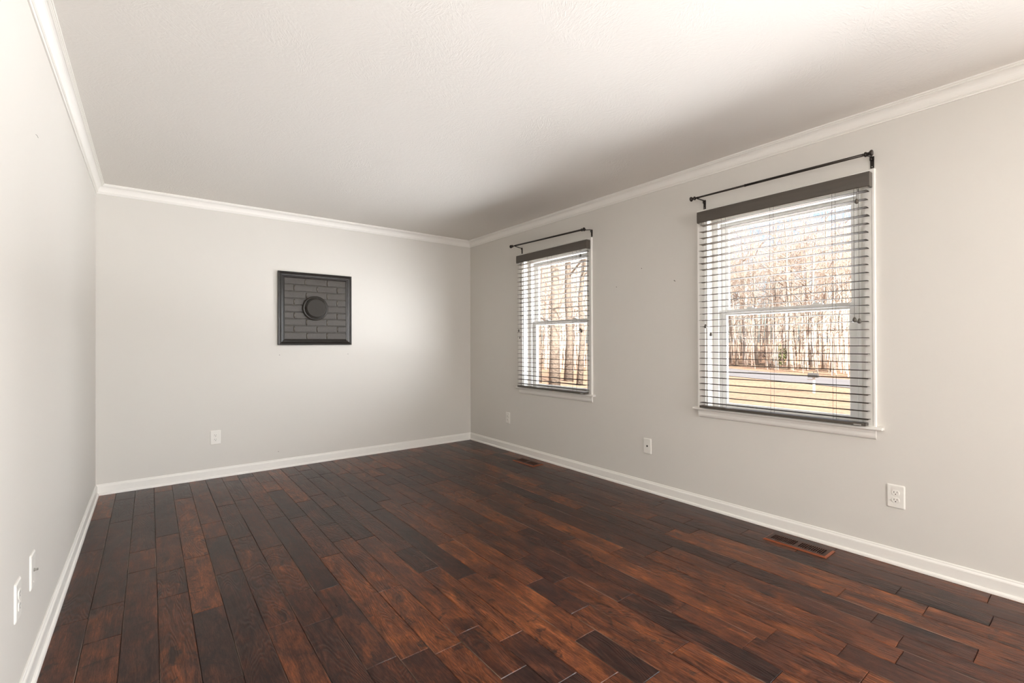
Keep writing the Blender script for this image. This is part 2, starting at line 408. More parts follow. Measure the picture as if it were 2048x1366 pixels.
build_floor()

def sweep(bm, prof, axis, a, b, wallc, inward, ma=0, mb=0):
    """prof: [(out, z)] closed loop; axis 'y' or 'x'; a..b along it; ma/mb: mitre sign (run shortened by out)"""
    rs = []
    for c, m in ((a, ma), (b, mb)):
        ring = []
        for o, z in prof:
            al = c + m * o; w_ = wallc + inward * o
            ring.append((w_, al, z) if axis == 'y' else (al, w_, z))
        rs.append(ring)
    rings(bm, rs)

CROWN = [(0, 0), (0, -0.0740), (0.0055, -0.0740), (0.0075, -0.0715), (0.0085, -0.0665), (0.0125, -0.0655), (0.0125, -0.0615), (0.0150, -0.0600)]
for k in range(9):
    a_ = math.pi / 2 * k / 8
    CROWN.append((0.0155 + 0.0285 * (1 - math.cos(a_)), -0.0580 + 0.0420 * math.sin(a_)))
CROWN += [(0.0445, -0.0125), (0.0480, -0.0120), (0.0485, -0.0085), (0.0535, -0.0080), (0.0535, 0)]
CROWN = [(o, ZC + z) for o, z in CROWN]
BASE = [(0, 0), (0, 0.0850), (0.0035, 0.0850), (0.0060, 0.0815), (0.0065, 0.0765), (0.0080, 0.0740), (0.0105, 0.0710), (0.0120, 0.0660), (0.0125, 0.0195)]
for k in range(5):
    a_ = math.pi / 2 * k / 4
    BASE.append((0.0125 + 0.0095 * math.sin(a_), 0.0035 + 0.0150 * math.cos(a_)))
BASE += [(0.0220, 0)]
for nm, ax, a_, b_, wc, inw, ma, mb in (('left', 'y', HY1 + 0.057, YF, XL, 1, 0, -1), ('right', 'y', YB, YF, XR, -1, 1, -1), ('far', 'x', XL, XR, YF, -1, 1, -1), ('back', 'x', XL, XR, YB, 1, 1, -1)):
    bm = bmesh.new(); sweep(bm, BASE, ax, a_, b_, wc, inw, ma, mb)
    structure(link('baseboard_' + nm, bm, TRIM))
    if nm == 'left': a_, ma = YB, 1
    bm = bmesh.new(); sweep(bm, CROWN, ax, a_, b_, wc, inw, ma, mb)
    structure(link('trim_' + str({'left': 2, 'right': 3, 'far': 4, 'back': 5}[nm]), bm, TRIM), 'white crown moulding')

# ------------------------------------------------------------------ windows
def make_window(yc, name):
    root = structure(empty(name, (XR, yc, OZ0)))
    def part(nm, bm, m, parent=None, bevel=0.0, smooth=False):
        o = link(nm, bm, m, bevel=bevel, smooth=smooth)
        o.parent = parent or root
        o.matrix_parent_inverse = Matrix.Identity(4)
        bpy.context.view_layer.update()
        # meshes are written in world coordinates; shift them to the root
        if parent is None: o.data.transform(Matrix.Translation(-Vector(root.location)))
        else: o.data.transform(Matrix.Translation(-Vector(root.location)))
        return o
    y0, y1 = yc - OH, yc + OH
    # casing: profiled legs and head, mitred
    P = [(0, 0), (0, 0.011), (0.010, 0.014), (0.040, 0.017), (0.046, 0.0195), (0.054, 0.0195), (0.057, 0.016), (0.057, 0)]   # (away from opening, out)
    bm = bmesh.new()
    st = 0.72
    path = [(y0, st, -1, 0), (y0, OZ1, -1, 1), (y1, OZ1, 1, 1), (y1, st, 1, 0)]
    rs = []
    for (y, z, sy, sz) in path:
        rs.append([(XR - o, y + sy * d, z + sz * d) for d, o in P])
    rings(bm, rs)
    part('casing', bm, TRIM)
    # stool (sill board) with horns and rounded nose, apron below
    bm = bmesh.new()
    nose = [(0.038, 0.703), (0.043, 0.7065), (0.044, 0.711), (0.043, 0.716), (0.038, 0.720)]
    hx = yc - 0.553, yc + 0.549
    rs = [[(XR - o, y, z) for o, z in nose] + [(XR, y, 0.720), (XR, y, 0.703)] for y in hx]
    rings(bm, rs)
    box(bm, XR, XR + 0.165, y0, y1, 0.700, 0.720)
    part('sill', bm, TRIM)
    bm = bmesh.new()
    A = [(0, 0.703), (0.018, 0.703), (0.018, 0.690), (0.016, 0.684), (0.0155, 0.681), (0.0155, 0.668), (0.013, 0.659), (0.009, 0.653), (0.004, 0.650), (0, 0.650)]
    rings(bm, [[(XR - o, y, z) for o, z in A] for y in (yc - 0.520, yc + 0.520)])
    part('apron', bm, TRIM)
    # jamb boards lining the opening
    part('jamb', boxes((XR - 0.001, XR + WT, y0, y0 + 0.012, 0.72, OZ1), (XR - 0.001, XR + WT, y1 - 0.012, y1, 0.72, OZ1), (XR - 0.001, XR + WT, y0, y1, OZ1 - 0.012, OZ1)), TRIM)
    # vinyl main frame
    fx0, fx1 = XR + 0.074, XR + 0.175
    a, b = y0 + 0.012, y1 - 0.012
    part('frame', boxes((fx0, fx1, a, a + 0.036, 0.72, OZ1 - 0.012), (fx0, fx1, b - 0.036, b, 0.72, OZ1 - 0.012),
                        (fx0, fx1, a + 0.03, b - 0.03, OZ1 - 0.042, OZ1 - 0.012), (fx0, fx1, a + 0.03, b - 0.03, 0.72, 0.7235),
                        (fx0 - 0.004, fx0 + 0.008, a + 0.036, a + 0.042, 0.72, OZ1 - 0.012), (fx0 - 0.004, fx0 + 0.008, b - 0.042, b - 0.036, 0.72, OZ1 - 0.012)), VINYL, bevel=0.0015)
    a += 0.036; b -= 0.036
    def sash(nm, x0, x1, z0, z1, sty, top, bot):
        fr = part(nm, boxes((x0, x1, a, a + sty, z0, z1), (x0, x1, b - sty, b, z0, z1), (x0, x1, a + sty, b - sty, z1 - top, z1), (x0, x1, a + sty, b - sty, z0, z0 + bot)), VINYL, bevel=0.003)
        bead = 0.008
        g = part('glass', boxes(((x0 + x1) / 2 - 0.001, (x0 + x1) / 2 + 0.001, a + sty - 0.002, b - sty + 0.002, z0 + bot - 0.002, z1 - top + 0.002)), GLASS, parent=fr)
        return fr
    sash('upper_sash', XR + 0.130, XR + 0.156, 1.374, OZ1 - 0.042, 0.050, 0.040, 0.034)
    low = sash('lower_sash', XR + 0.098, XR + 0.126, 0.7235, 1.413, 0.050, 0.040, 0.030)
    for dy in (-0.20, 0.20):
        bm = boxes((XR + 0.100, XR + 0.122, yc + dy - 0.030, yc + dy + 0.030, 1.413, 1.419), (XR + 0.102, XR + 0.118, yc + dy - 0.012, yc + dy + 0.022, 1.419, 1.426))
        part('sash_lock', bm, VINYL, parent=low, bevel=0.0015)
    return root
for yc, nm in WIN: make_window(yc, nm)

# ------------------------------------------------------------------ blinds
def localise(o, root):
    o.data.transform(Matrix.Translation(-Vector(root.location)))
    return o

def make_blind(yc, label, cords, seed):
    """cords: list of (y, z_end, pair_gap) pull cords with tassels"""
    root = empty('window_blind', (XR - 0.02, yc, 2.10))
    tag(root, label, 'blind', 'wooden window blinds')
    r = random.Random(seed)
    def part(nm, bm, m, parent=None, **k):
        o = link(nm, bm, m, **k); localise(o, root); o.parent = parent or root; return o
    y0, y1 = yc - 0.505, yc + 0.487 + 0.0
    f = XR - 0.072
    # valance: face board + two returns, fronts slightly crowned
    bm = bmesh.new()
    prof = [(0, 2.101), (0.003, 2.103), (0.010, 2.103), (0.010, 2.026), (0.004, 2.024), (0, 2.027), (-0.0015, 2.050), (-0.0015, 2.080)]
    rings(bm, [[(f + o, y, z) for o, z in prof] for y in (y0 - 0.008, y1 + 0.004)])
    for ya in (y0 - 0.008, y1 - 0.006):
        rings(bm, [[(x, ya, 2.103), (x, ya + 0.010, 2.103), (x, ya + 0.010, 2.024), (x, ya, 2.024)] for x in (f + 0.0095, XR - 0.0200)])
    part('valance', bm, BLINDV)
    part('head_rail', boxes((XR - 0.059, XR - 0.021, y0 + 0.012, y1 - 0.010, 2.058, 2.100)), BLINDV, bevel=0.002)
    # slats
    bm = bmesh.new()
    xc = XR - 0.0445
    for k in range(29):
        z = 0.7590 + 0.0445 * k
        ja, jb = r.uniform(-0.004, 0.003), r.uniform(-0.006, 0.004)
        tilt = r.uniform(-0.0008, 0.0008)
        pr = []
        for s in range(7):
            u = -0.0245 + 0.049 * s / 6
            pr.append((u, 0.0014 * (1 - (u / 0.0245) ** 2) + tilt * u / 0.0245))
        ring = [(u, c + 0.0010) for u, c in pr] + [(u, c - 0.0010) for u, c in reversed(pr)]
        rings(bm, [[(xc + u, y, z + c) for u, c in ring] for y in (yc - 0.497 + ja, yc + 0.478 + jb)])
    part('slats', bm, BLIND)
    # bottom rail with a little silver label
    br = part('bottom_rail', boxes((xc - 0.026, xc + 0.023, yc - 0.490, yc + 0.480, 0.7235, 0.7395)), BLINDV, bevel=0.0025)
    part('maker_label', boxes((xc - 0.0266, xc - 0.0255, yc - 0.470, yc - 0.434, 0.7265, 0.7325)), STEEL, parent=br)
    # ladder cords
    for yl in (-0.337, 0.0, 0.312):
        bm = bmesh.new()
        for x in (xc - 0.0262, xc + 0.0258):
            tube(bm, [(x, yc + yl, 2.06), (x, yc + yl, 0.735)], 0.0008, 5)
        for k in range(29):
            z = 0.7575 + 0.0445 * k - 0.0016
            tube(bm, [(xc - 0.0262, yc + yl, z), (xc + 0.0258, yc + yl, z)], 0.0005, 4)
        part('ladder_cord', bm, CORD)
    for y, z in cords:
        bm = bmesh.new(); x = XR - 0.0755
        tube(bm, [(x + 0.006, y, 2.045), (x, y, 2.015), (x, y, (z + 2.0) / 2), (x, y, z + 0.010)], 0.0009, 6)
        pc = part('pull_cord', bm, CORD)
        bm = bmesh.new()
        lathe(bm, [(0, 0.0015), (0.001, 0.004), (0.006, 0.0065), (0.013, 0.009), (0.020, 0.0098), (0.025, 0.0088), (0.0275, 0.0055), (0.028, 0.001)], (x, y, z + 0.013), (0, 0, -1), 14)
        part('tassel', bm, BLINDV, parent=pc, smooth=True)
    return root
make_blind(WIN[0][0], 'dark brown slatted wooden blind on the right, nearer window', [(0.867, 1.953), (0.880, 1.305), (0.858, 1.297), (1.751, 1.297), (1.712, 1.240)], 3)
make_blind(WIN[1][0], 'dark brown slatted wooden blind on the far left window near the corner', [(2.944, 1.968), (2.952, 1.303), (2.936, 1.290), (3.833, 1.316), (3.812, 1.242)], 5)

# ------------------------------------------------------------------ curtain rods
def make_rod(ya, yb, za, zb, bry, step, label):
    xr = XR - 0.090
    root = empty('curtain_rod', (XR, (ya + yb) / 2, 2.17)); tag(root, label, 'curtain rod', 'dark metal curtain rods above the windows')
    def part(nm, bm, m=RODM, parent=None, **k):
        o = link(nm, bm, m, **k); localise(o, root); o.parent = parent or root; return o
    zz = lambda y: za + (zb - za) * (y - ya) / (yb - ya)
    bm = bmesh.new()
    tube(bm, [(xr, ya + 0.02, zz(ya + 0.02)), (xr, step, zz(step))], 0.0078, 16); tube(bm, [(xr, step - 0.004, zz(step - 0.004)), (xr, step + 0.003, zz(step + 0.003))], 0.0086, 16)
    part('rod', bm, smooth=True)
    bm = bmesh.new(); tube(bm, [(xr, step - 0.01, zz(step)), (xr, yb - 0.02, zz(yb - 0.02))], 0.0062, 16)
    part('inner_rod', bm, smooth=True)
    for y, s in ((ya, -1), (yb, 1)):
        bm = bmesh.new()
        lathe(bm, [(-0.004, 0.0065), (0, 0.0125), (0.006, 0.0135), (0.009, 0.0105), (0.012, 0.0085), (0.019, 0.0085), (0.022, 0.012), (0.028, 0.0165), (0.033, 0.0165), (0.036, 0.013), (0.0365, 0.002)],
              (xr, y - s * 0.028, zz(y)), (0, s, 0), 24)
        part('finial', bm, smooth=False)
    for y in bry:
        z = zz(y)
        # wall plate, arm and cradle
        bm = boxes((XR - 0.0035, XR, y - 0.0085, y + 0.0085, 2.134, 2.190), (XR - 0.010, XR - 0.0035, y - 0.010, y + 0.010, 2.176, 2.196))
        for zb_ in (2.142, 2.183):
            tube(bm, [(XR - 0.005 - (0.006 if zb_ > 2.17 else 0), y, zb_), (XR - 0.002, y, zb_)], 0.0028, 8)
        rings(bm, [[(x, y - 0.0045, zc_ - 0.006), (x, y + 0.0045, zc_ - 0.006), (x, y + 0.0045, zc_ - 0.001), (x, y - 0.0045, zc_ - 0.001)] for x, zc_ in ((XR - 0.004, 2.196), (XR - 0.030, 2.196), (xr - 0.004, z - 0.0055))])
        a = [(xr + 0.0105 * math.cos(t), y, z + 0.0105 * math.sin(t)) for t in [math.radians(q) for q in range(-200, 20, 20)]]
        tube(bm, a, 0.0022, 6)
        br = part('bracket', bm)
        for zb_ in (2.142, 2.183):
            bm = bmesh.new()
            lathe(bm, [(0, 0.0026), (0.0012, 0.0026), (0.0014, 0.0005)], (XR - 0.0045 - (0.006 if zb_ > 2.17 else 0), y, zb_), (-1, 0, 0), 10)
            part('screw', bm, STEEL, parent=br)
make_rod(0.797, 1.844, 2.190, 2.201, (0.815, 1.795), 1.466, 'dark metal curtain rod above the right window')
make_rod(2.888, 3.946, 2.190, 2.212, (2.874, 3.868), 3.86, 'thin dark curtain rod above the far window by the corner')

# ------------------------------------------------------------------ wall plates
def wall_frame(wall, along):
    """matrix: local X right along wall (seen from room), local Y up, local Z out into the room"""
    if wall == 'right': ux, out, org = Vector((0, -1, 0)), Vector((-1, 0, 0)), Vector((XR, along, 0))
    if wall == 'left': ux, out, org = Vector((0, 1, 0)), Vector((1, 0, 0)), Vector((XL, along, 0))
    if wall == 'far': ux, out, org = Vector((1, 0, 0)), Vector((0, -1, 0)), Vector((along, YF, 0))
    up = Vector((0, 0, 1))
    return Matrix(((ux.x, up.x, out.x, org.x), (ux.y, up.y, out.y, org.y), (ux.z, up.z, out.z, org.z), (0, 0, 0, 1)))

def plate_mesh(w_, h):
    bm = bmesh.new()
    rs = []
    for z, ins in ((0, 0), (0.0022, 0.0), (0.0050, 0.0045), (0.0054, 0.0070)):
        a, b = w_ / 2 - ins, h / 2 - ins; c = 0.004
        rs.append([(-a + c, -b, z), (a - c, -b, z), (a, -b + c, z), (a, b - c, z), (a - c, b, z), (-a + c, b, z), (-a, b - c, z), (-a, -b + c, z)])
    rings(bm, rs)
    return bm

def wall_plate(name, wall, along, zc, w_, h, kind, label, group):
    root = empty(name); M = wall_frame(wall, along) @ Matrix.Translation((0, zc, 0))
    root.matrix_world = M
    tag(root, label, 'outlet' if kind == 'duplex' else 'wall plate', group)
    def part(nm, bm, m, parent=None, **k):
        o = link(nm, bm, m, **k); o.parent = parent or root; return o
    pl = part('cover_plate', plate_mesh(w_, h), PLATE)
    bm = bmesh.new()
    if kind == 'duplex':
        lathe(bm, [(0, 0.0030), (0.0008, 0.0028), (0.001, 0.001)], (0, 0, 0.0053), (0, 0, 1), 12)
        part('screw', bm, PLATE, parent=pl)
        for s in (1, -1):
            bm = bmesh.new(); n = 28; rs = []
            for z, q in ((0.0050, 1.0), (0.0068, 1.0), (0.0074, 0.955)):
                ring = []
                for k in range(n):
                    a = 2 * math.pi * k / n
                    ring.append((0.0172 * q * math.cos(a), s * 0.0195 + max(-0.0140, min(0.0140, 0.0172 * math.sin(a))) * q, z))
                rs.append(ring)
            rings(bm, rs)
            rc = part('receptacle', bm, PLATE)
            bm = boxes((-0.0074, -0.0054, s * 0.0195 - 0.0005, s * 0.0195 + 0.0085, 0.0072, 0.0077), (0.0054, 0.0074, s * 0.0195 + 0.0005, s * 0.0195 + 0.0078, 0.0072, 0.0077))
            lathe(bm, [(0, 0.0026), (0.0005, 0.0026)], (0, s * 0.0195 - 0.0065, 0.0072), (0, 0, 1), 12)
            part('slots', bm, DARK, parent=rc)
    else:
        for s in (1, -1):
            bm = bmesh.new(); lathe(bm, [(0, 0.0030), (0.0009, 0.0028), (0.0011, 0.001)], (0, s * 0.0415, 0.0053), (0, 0, 1), 12)
            part('screw', bm, PLATE, parent=pl)
        if kind == 'coax':
            bm = bmesh.new()
            lathe(bm, [(0, 0.0068), (0.003, 0.0068), (0.003, 0.0048), (0.011, 0.0048), (0.011, 0.0030), (0.0100, 0.0030), (0.0100, 0.001)], (0, 0, 0.0053), (0, 0, 1), 6)
            part('connector', bm, STEEL)
        else:
            bm = bmesh.new()
            lathe(bm, [(0, 0.0072), (0.0015, 0.0072), (0.0018, 0.0050)], (0, 0, 0.0053), (0, 0, 1), 18)
            part('connector', bm, DARK)
    return root
G = 'white electrical outlets low on the walls'
wall_plate('power_outlet', 'right', 0.722, 0.360, 0.078, 0.124, 'duplex', 'white duplex outlet on the right wall, below and right of the right window', G)
wall_plate('power_outlet', 'right', 4.127, 0.358, 0.074, 0.124, 'duplex', 'small distant white outlet on the window wall beneath the far window', G)
wall_plate('power_outlet', 'far', 0.462, 0.356, 0.080, 0.124, 'duplex', 'white duplex outlet on the far wall, below and left of the brick panel', G)
wall_plate('power_outlet', 'left', 2.146, 0.367, 0.080, 0.124, 'duplex', 'white outlet on the left wall, the nearer of its two plates', G)
wall_plate('jack_plate', 'right', 2.291, 0.360, 0.074, 0.122, 'jack', 'white plate with one dark round jack between the two windows', 'white cable plates')
wall_plate('cable_plate', 'left', 2.384, 0.372, 0.080, 0.124, 'coax', 'white plate with a protruding metal cable connector on the left wall', 'white cable plates')

# ------------------------------------------------------------------ framed brick panel with flue cover on the far wall
def brick_panel():
    root = empty('brick_panel', (1.312, YF, 1.525))
    tag(root, 'black framed square of dark painted brick with a round cover on the far wall', 'wall panel')
    def part(nm, bm, m, parent=None, **k):
        o = link(nm, bm, m, **k); localise(o, root); o.parent = parent or root; return o
    x0, x1, z0, z1 = 0.963, 1.661, 1.171, 1.880
    P = [(0, 0), (0, 0.022), (0.004, 0.026), (0.012, 0.027), (0.016, 0.023), (0.021, 0.0215), (0.030, 0.025), (0.036, 0.024), (0.040, 0.018), (0.049, 0.016), (0.054, 0.012), (0.058, 0.011), (0.058, 0)]
    bm = bmesh.new()
    for s, (a, b) in enumerate((((x0, z0), (x1, z0)), ((x1, z0), (x1, z1)), ((x1, z1), (x0, z1)), ((x0, z1), (x0, z0)))):
        ring = []
        cx, cz = (x0 + x1) / 2, (z0 + z1) / 2
        for (px, pz) in (a, b):
            sx = 1 if px < cx else -1; sz = 1 if pz < cz else -1
            ring.append([(px + sx * d, YF - o, pz + sz * d) for d, o in P])
        rings(bm, ring)
    part('frame', bm, FRAMEM)
    # bricks
    bm = bmesh.new(); r = random.Random(4)
    ix0, ix1, iz0, iz1 = x0 + 0.056, x1 - 0.056, z0 + 0.056, z1 - 0.056
    box(bm, ix0, ix1, YF - 0.003, YF, iz0, iz1)
    nrow = 9; ch = (iz1 - iz0) / nrow
    rows = [(0.205, 0.395), (0.088, 0.300, 0.500), (0.200, 0.395), (0.088, 0.495), (0.190,), (0.088, 0.300, 0.495), (0.200, 0.398), (0.088, 0.303, 0.500), (0.190, 0.400)]   # joints, bottom row first
    for j in range(nrow):
        xs = [0] + list(rows[j]) + [ix1 - ix0]
        for a, b in zip(xs, xs[1:]):
            w0, w1 = a + (0.005 if a > 0 else 0), b - (0.005 if b < ix1 - ix0 else 0)
            za, zb = iz0 + j * ch + (0.003 if j else 0), iz0 + (j + 1) * ch - (0.003 if j < nrow - 1 else 0)
            d = 0.0095 + r.uniform(-0.0018, 0.0015)
            e = 0.004
            rs = [[(ix0 + w0, YF - 0.002, za), (ix0 + w1, YF - 0.002, za), (ix0 + w1, YF - 0.002, zb), (ix0 + w0, YF - 0.002, zb)],
                  [(ix0 + w0 + 0.001, YF - d + 0.002, za + 0.001), (ix0 + w1 - 0.001, YF - d + 0.002, za + 0.001), (ix0 + w1 - 0.001, YF - d + 0.002, zb - 0.001), (ix0 + w0 + 0.001, YF - d + 0.002, zb - 0.001)],
                  [(ix0 + w0 + e, YF - d, za + e), (ix0 + w1 - e * 2, YF - d - r.uniform(0, 0.0010), za + e), (ix0 + w1 - e * 2, YF - d, zb - e), (ix0 + w0 + e, YF - d - r.uniform(0, 0.0015), zb - e)]]
            rings(bm, rs)
    nbf = len(bm.faces)
    for j in range(nrow):
        for q in rows[j]:
            xx = ix0 + q + 0.0025 + r.uniform(-0.001, 0.001); za = iz0 + j * ch + 0.006
            tube(bm, [(xx, YF - 0.0075, za), (xx + r.uniform(-.001, .001), YF - 0.0095, za + ch * 0.5), (xx, YF - 0.0075, za + ch - 0.012)], [0.0030, 0.0052, 0.0034], 10)  # glossy beads added at upright joints to carry the highlights
    bm.faces.ensure_lookup_table()
    for f in bm.faces[nbf:]: f.material_index = 1; f.smooth = True
    part('brickwork', bm, BRICKM).data.materials.append(JOINT_GLINT)
    # round flue cover: wide rim, fluted ring, raised disc
    c = (1.302, YF - 0.008, 1.534)
    bm = bmesh.new()
    lathe(bm, [(0, 0.098), (0.006, 0.110), (0.012, 0.118), (0.020, 0.121), (0.026, 0.119), (0.030, 0.112), (0.031, 0.106), (0.030, 0.02)], c, (0, -1, 0), 72)
    rim = part('flue_cover', bm, COVERM, smooth=False)
    bm = bmesh.new(); n = 72 * 4; rs = []
    for t, rr, am in ((0.028, 0.107, 0.002), (0.036, 0.104, 0.0028), (0.041, 0.098, 0.0028), (0.044, 0.091, 0.0012)):
        rs.append([(c[0] + (rr + am * math.cos(72 * 2 * math.pi * k / n)) * math.cos(2 * math.pi * k / n), c[1] - t, c[2] + (rr + am * math.cos(72 * 2 * math.pi * k / n)) * math.sin(2 * math.pi * k / n)) for k in range(n)])
    rings(bm, rs)
    part('fluted_ring', bm, COVERM, parent=rim)
    bm = bmesh.new()
    lathe(bm, [(0.040, 0.092), (0.049, 0.091), (0.053, 0.088), (0.055, 0.083), (0.0555, 0.001)], c, (0, -1, 0), 64)
    part('centre_disc', bm, DISCM, parent=rim)
brick_panel()

# ------------------------------------------------------------------ floor registers
def register(v, label):
    x0, x1, y0, y1 = v
    cx, cy = (x0 + x1) / 2, (y0 + y1) / 2
    root = empty('floor_register', (cx, cy, 0)); tag(root, label, 'floor vent', 'wooden floor registers by the window wall')
    def part(nm, bm, m, **k):
        o = link(nm, bm, m, **k); localise(o, root); o.parent = root; return o
    H = 0.0085; e = 0.010
    bm = bmesh.new()
    sx0, sx1 = x0 + 0.032, x1 - 0.032
    gy = (y0 + 0.028, cy - 0.010, cy + 0.010, y1 - 0.028)
    # bevelled border
    def quadring(a0, a1, b0, b1, z): return [(a0, b0, z), (a1, b0, z), (a1, b1, z), (a0, b1, z)]
    outer = [quadring(x0, x1, y0, y1, 0.0008), quadring(x0, x1, y0, y1, 0.003), quadring(x0 + e, x1 - e, y0 + e, y1 - e, H), quadring(sx0, sx1, gy[0], gy[3], H), quadring(sx0, sx1, gy[0], gy[3], 0.002)]
    R_ = [[bm.verts.new(p) for p in r_] for r_ in outer]
    for q, (a, b) in enumerate(zip(R_, R_[1:])):
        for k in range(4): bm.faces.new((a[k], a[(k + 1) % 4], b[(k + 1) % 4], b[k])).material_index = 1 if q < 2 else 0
    box(bm, sx0, sx1, gy[1], gy[2], 0.001, H)
    for a, b in ((gy[0], gy[1]), (gy[2], gy[3])):
        n = 12
        for k in range(n):
            p = a + (b - a) * (k + 0.5) / n
            if k < n - 1 or True:
                ws = (b - a) / n * 0.17
                box(bm, sx0, sx1, p - ws + (b - a) / n * 0.5, min(p + ws + (b - a) / n * 0.5, b), 0.001, H - 0.0004)
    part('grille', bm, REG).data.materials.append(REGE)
    part('slot_shade', boxes((sx0, sx1, gy[0], gy[3], 0.0006, 0.0014)), SLOTSHADE)  # near-black sheet paints the shade behind the slots
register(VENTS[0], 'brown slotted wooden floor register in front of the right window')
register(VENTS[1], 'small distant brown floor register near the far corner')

# ------------------------------------------------------------------ small marks left on the walls
def mark(wall_obj, wall, along, z, rad=0.0035, label=None):
    bm = bmesh.new(); lathe(bm, [(0, rad), (0.0005, rad * 0.9), (0.0006, rad * 0.3)], (0, 0, 0), (0, 0, 1), 10)
    bm.transform(wall_frame(wall, along) @ Matrix.Translation((0, z, 0)))
    o = link('nail_hole', bm, HOLE, parent=wall_obj)
for a, z in ((0.980, 1.077), (1.630, 1.076), (0.970, 0.158), (1.655, 1.865 + 0.05)): mark(WF, 'far', a, z, 0.0032 if z < 1.2 else 0.0018)
for a, z in ((2.341, 1.781), (2.038, 1.647), (2.598, 1.656), (2.045, 1.652)): mark(WR, 'right', a, z, 0.0036)
bm = bmesh.new(); tube(bm, [(XL + 0.0002, 2.445, 1.958), (XL + 0.0003, 2.470, 1.964), (XL + 0.0002, 2.495, 1.963)], 0.0006, 6); link('scratch', bm, HOLE, parent=WL)
bm = bmesh.new()
tube(bm, [(1.20, YF - 0.0001, 1.125), (1.27, YF - 0.0001, 1.112), (1.36, YF - 0.0001, 1.115), (1.42, YF - 0.0001, 1.135), (1.47, YF - 0.0001, 1.108)], 0.0012, 5); link('paint_scuff', bm, SPACKLE, parent=WF)

# ------------------------------------------------------------------ outdoors
def hgt(x, y):
    if x < 13: z = -0.9
    elif x < 31: z = -0.9 - 1.1 * (x - 13) / 18
    elif x < 48: z = -2.0
    else: z = -2.0 + min(x - 48, 90) * 0.035
    return z + (max(0.0, min(0.12, abs(x - (37.0 + 0.47 * y)) * 0.02 - 0.12)) * math.sin(x * 0.37 + y * 0.23) * math.cos(y * 0.31 - x * 0.11) if x > 14 else 0)

def ground_mat():
    m = bpy.data.materials.new('winter_lawn_and_leaf_litter'); m.use_nodes = True
    t = m.node_tree; p = t.nodes['Principled BSDF']; p.inputs['Roughness'].default_value = 0.95; p.inputs['Specular IOR Level'].default_value = 0.1
    tc = t.nodes.new('ShaderNodeTexCoord')
    n = t.nodes.new('ShaderNodeTexNoise'); n.inputs['Scale'].default_value = 0.35; n.inputs['Detail'].default_value = 8
    t.links.new(tc.outputs['Object'], n.inputs['Vector'])
    r = t.nodes.new('ShaderNodeValToRGB'); el = r.color_ramp.elements
    el[0].position = 0.32; el[0].color = srgb(132, 106, 90); el[1].position = 0.68; el[1].color = srgb(136, 122, 102)
    e = el.new(0.5); e.color = srgb(138, 112, 92)
    t.links.new(n.outputs['Fac'], r.inputs[0])
    n2 = t.nodes.new('ShaderNodeTexNoise'); n2.inputs['Scale'].default_value = 6; n2.inputs['Detail'].default_value = 6; t.links.new(tc.outputs['Object'], n2.inputs['Vector'])
    mx = t.nodes.new('ShaderNodeMix'); mx.data_type = 'RGBA'; mx.blend_type = 'MULTIPLY'; mx.inputs[0].default_value = 0.8
    r2 = t.nodes.new('ShaderNodeValToRGB'); r2.color_ramp.elements[0].position = 0.3; r2.color_ramp.elements[0].color = (0.5, 0.45, 0.42, 1); r2.color_ramp.elements[1].position = 0.7; r2.color_ramp.elements[1].color = (1.2, 1.15, 1.1, 1)
    t.links.new(n2.outputs['Fac'], r2.inputs[0]); t.links.new(r.outputs[0], mx.inputs[6]); t.links.new(r2.outputs[0], mx.inputs[7])
    t.links.new(mx.outputs[2], p.inputs['Base Color'])
    return m
bm = bmesh.new()
xs = [XR + WT + 0.0] + [4 + 2.4 * k for k in range(50)] + [150, 220, 340]; ys = [-160, -80] + [-45 + 3.2 * k for k in range(62)] + [190, 260, 380]
V = [[bm.verts.new((x, y, hgt(x, y))) for y in ys] for x in xs]
for i in range(len(xs) - 1):
    for j in range(len(ys) - 1): bm.faces.new((V[i][j], V[i + 1][j], V[i + 1][j + 1], V[i][j + 1]))
structure(link('ground', bm, ground_mat(), smooth=True), 'straw coloured lawn and leaf litter outside')
# unseen pale slab added to bounce sunlight up at the windows, and the road
BOUNCE = mat('pale_bounce', srgb(226, 222, 212), rough=0.9, spec=0.1, var=0.05, vscale=2)
ROADM = mat('pale_asphalt', srgb(102, 98, 97), rough=0.9, spec=0.1, var=0.06, vscale=1.5)
structure(link('bounce_slab', boxes((4.0, 12.6, -24, 28, -0.92, -0.86)), BOUNCE), 'unseen pale slab added beside the house to bounce sunlight in')
bm = bmesh.new()
def road_c(y): return 33.6 + 0.47 * y
yy = [-40 + 3 * k for k in range(60)]
prev = None
for y in yy:
    c = road_c(y); row = [bm.verts.new((c - 0.5 + 7.3 * q / 6, y, hgt(c - 0.5 + 7.3 * q / 6, y) + 0.04)) for q in range(7)]
    if prev:
        for q in range(6): bm.faces.new((prev[q], prev[q + 1], row[q + 1], row[q]))
    prev = row
structure(link('road', bm, ROADM), 'pale asphalt road beyond the lawn')

BARK = [mat('grey_brown_bark', srgb(158, 144, 130), rough=0.9, spec=0.1, var=0.3, vscale=3),
        mat('pale_bark', srgb(192, 182, 170), rough=0.9, spec=0.1, var=0.3, vscale=3),
        mat('tan_bark', srgb(166, 148, 132), rough=0.9, spec=0.1, var=0.25, vscale=3)]
TWIG = mat('reddish_twigs', srgb(168, 148, 134), rough=0.9, spec=0.1, var=0.25, vscale=0.7)
IVY = mat('rough_tan_bark', srgb(104, 92, 82), rough=0.95, spec=0.05, var=0.65, vscale=9, bump=0.8, bscale=12, bdist=0.05)
LEAFG = mat('holly_leaves', srgb(136, 136, 92), rough=0.6, spec=0.2, var=0.35, vscale=3)

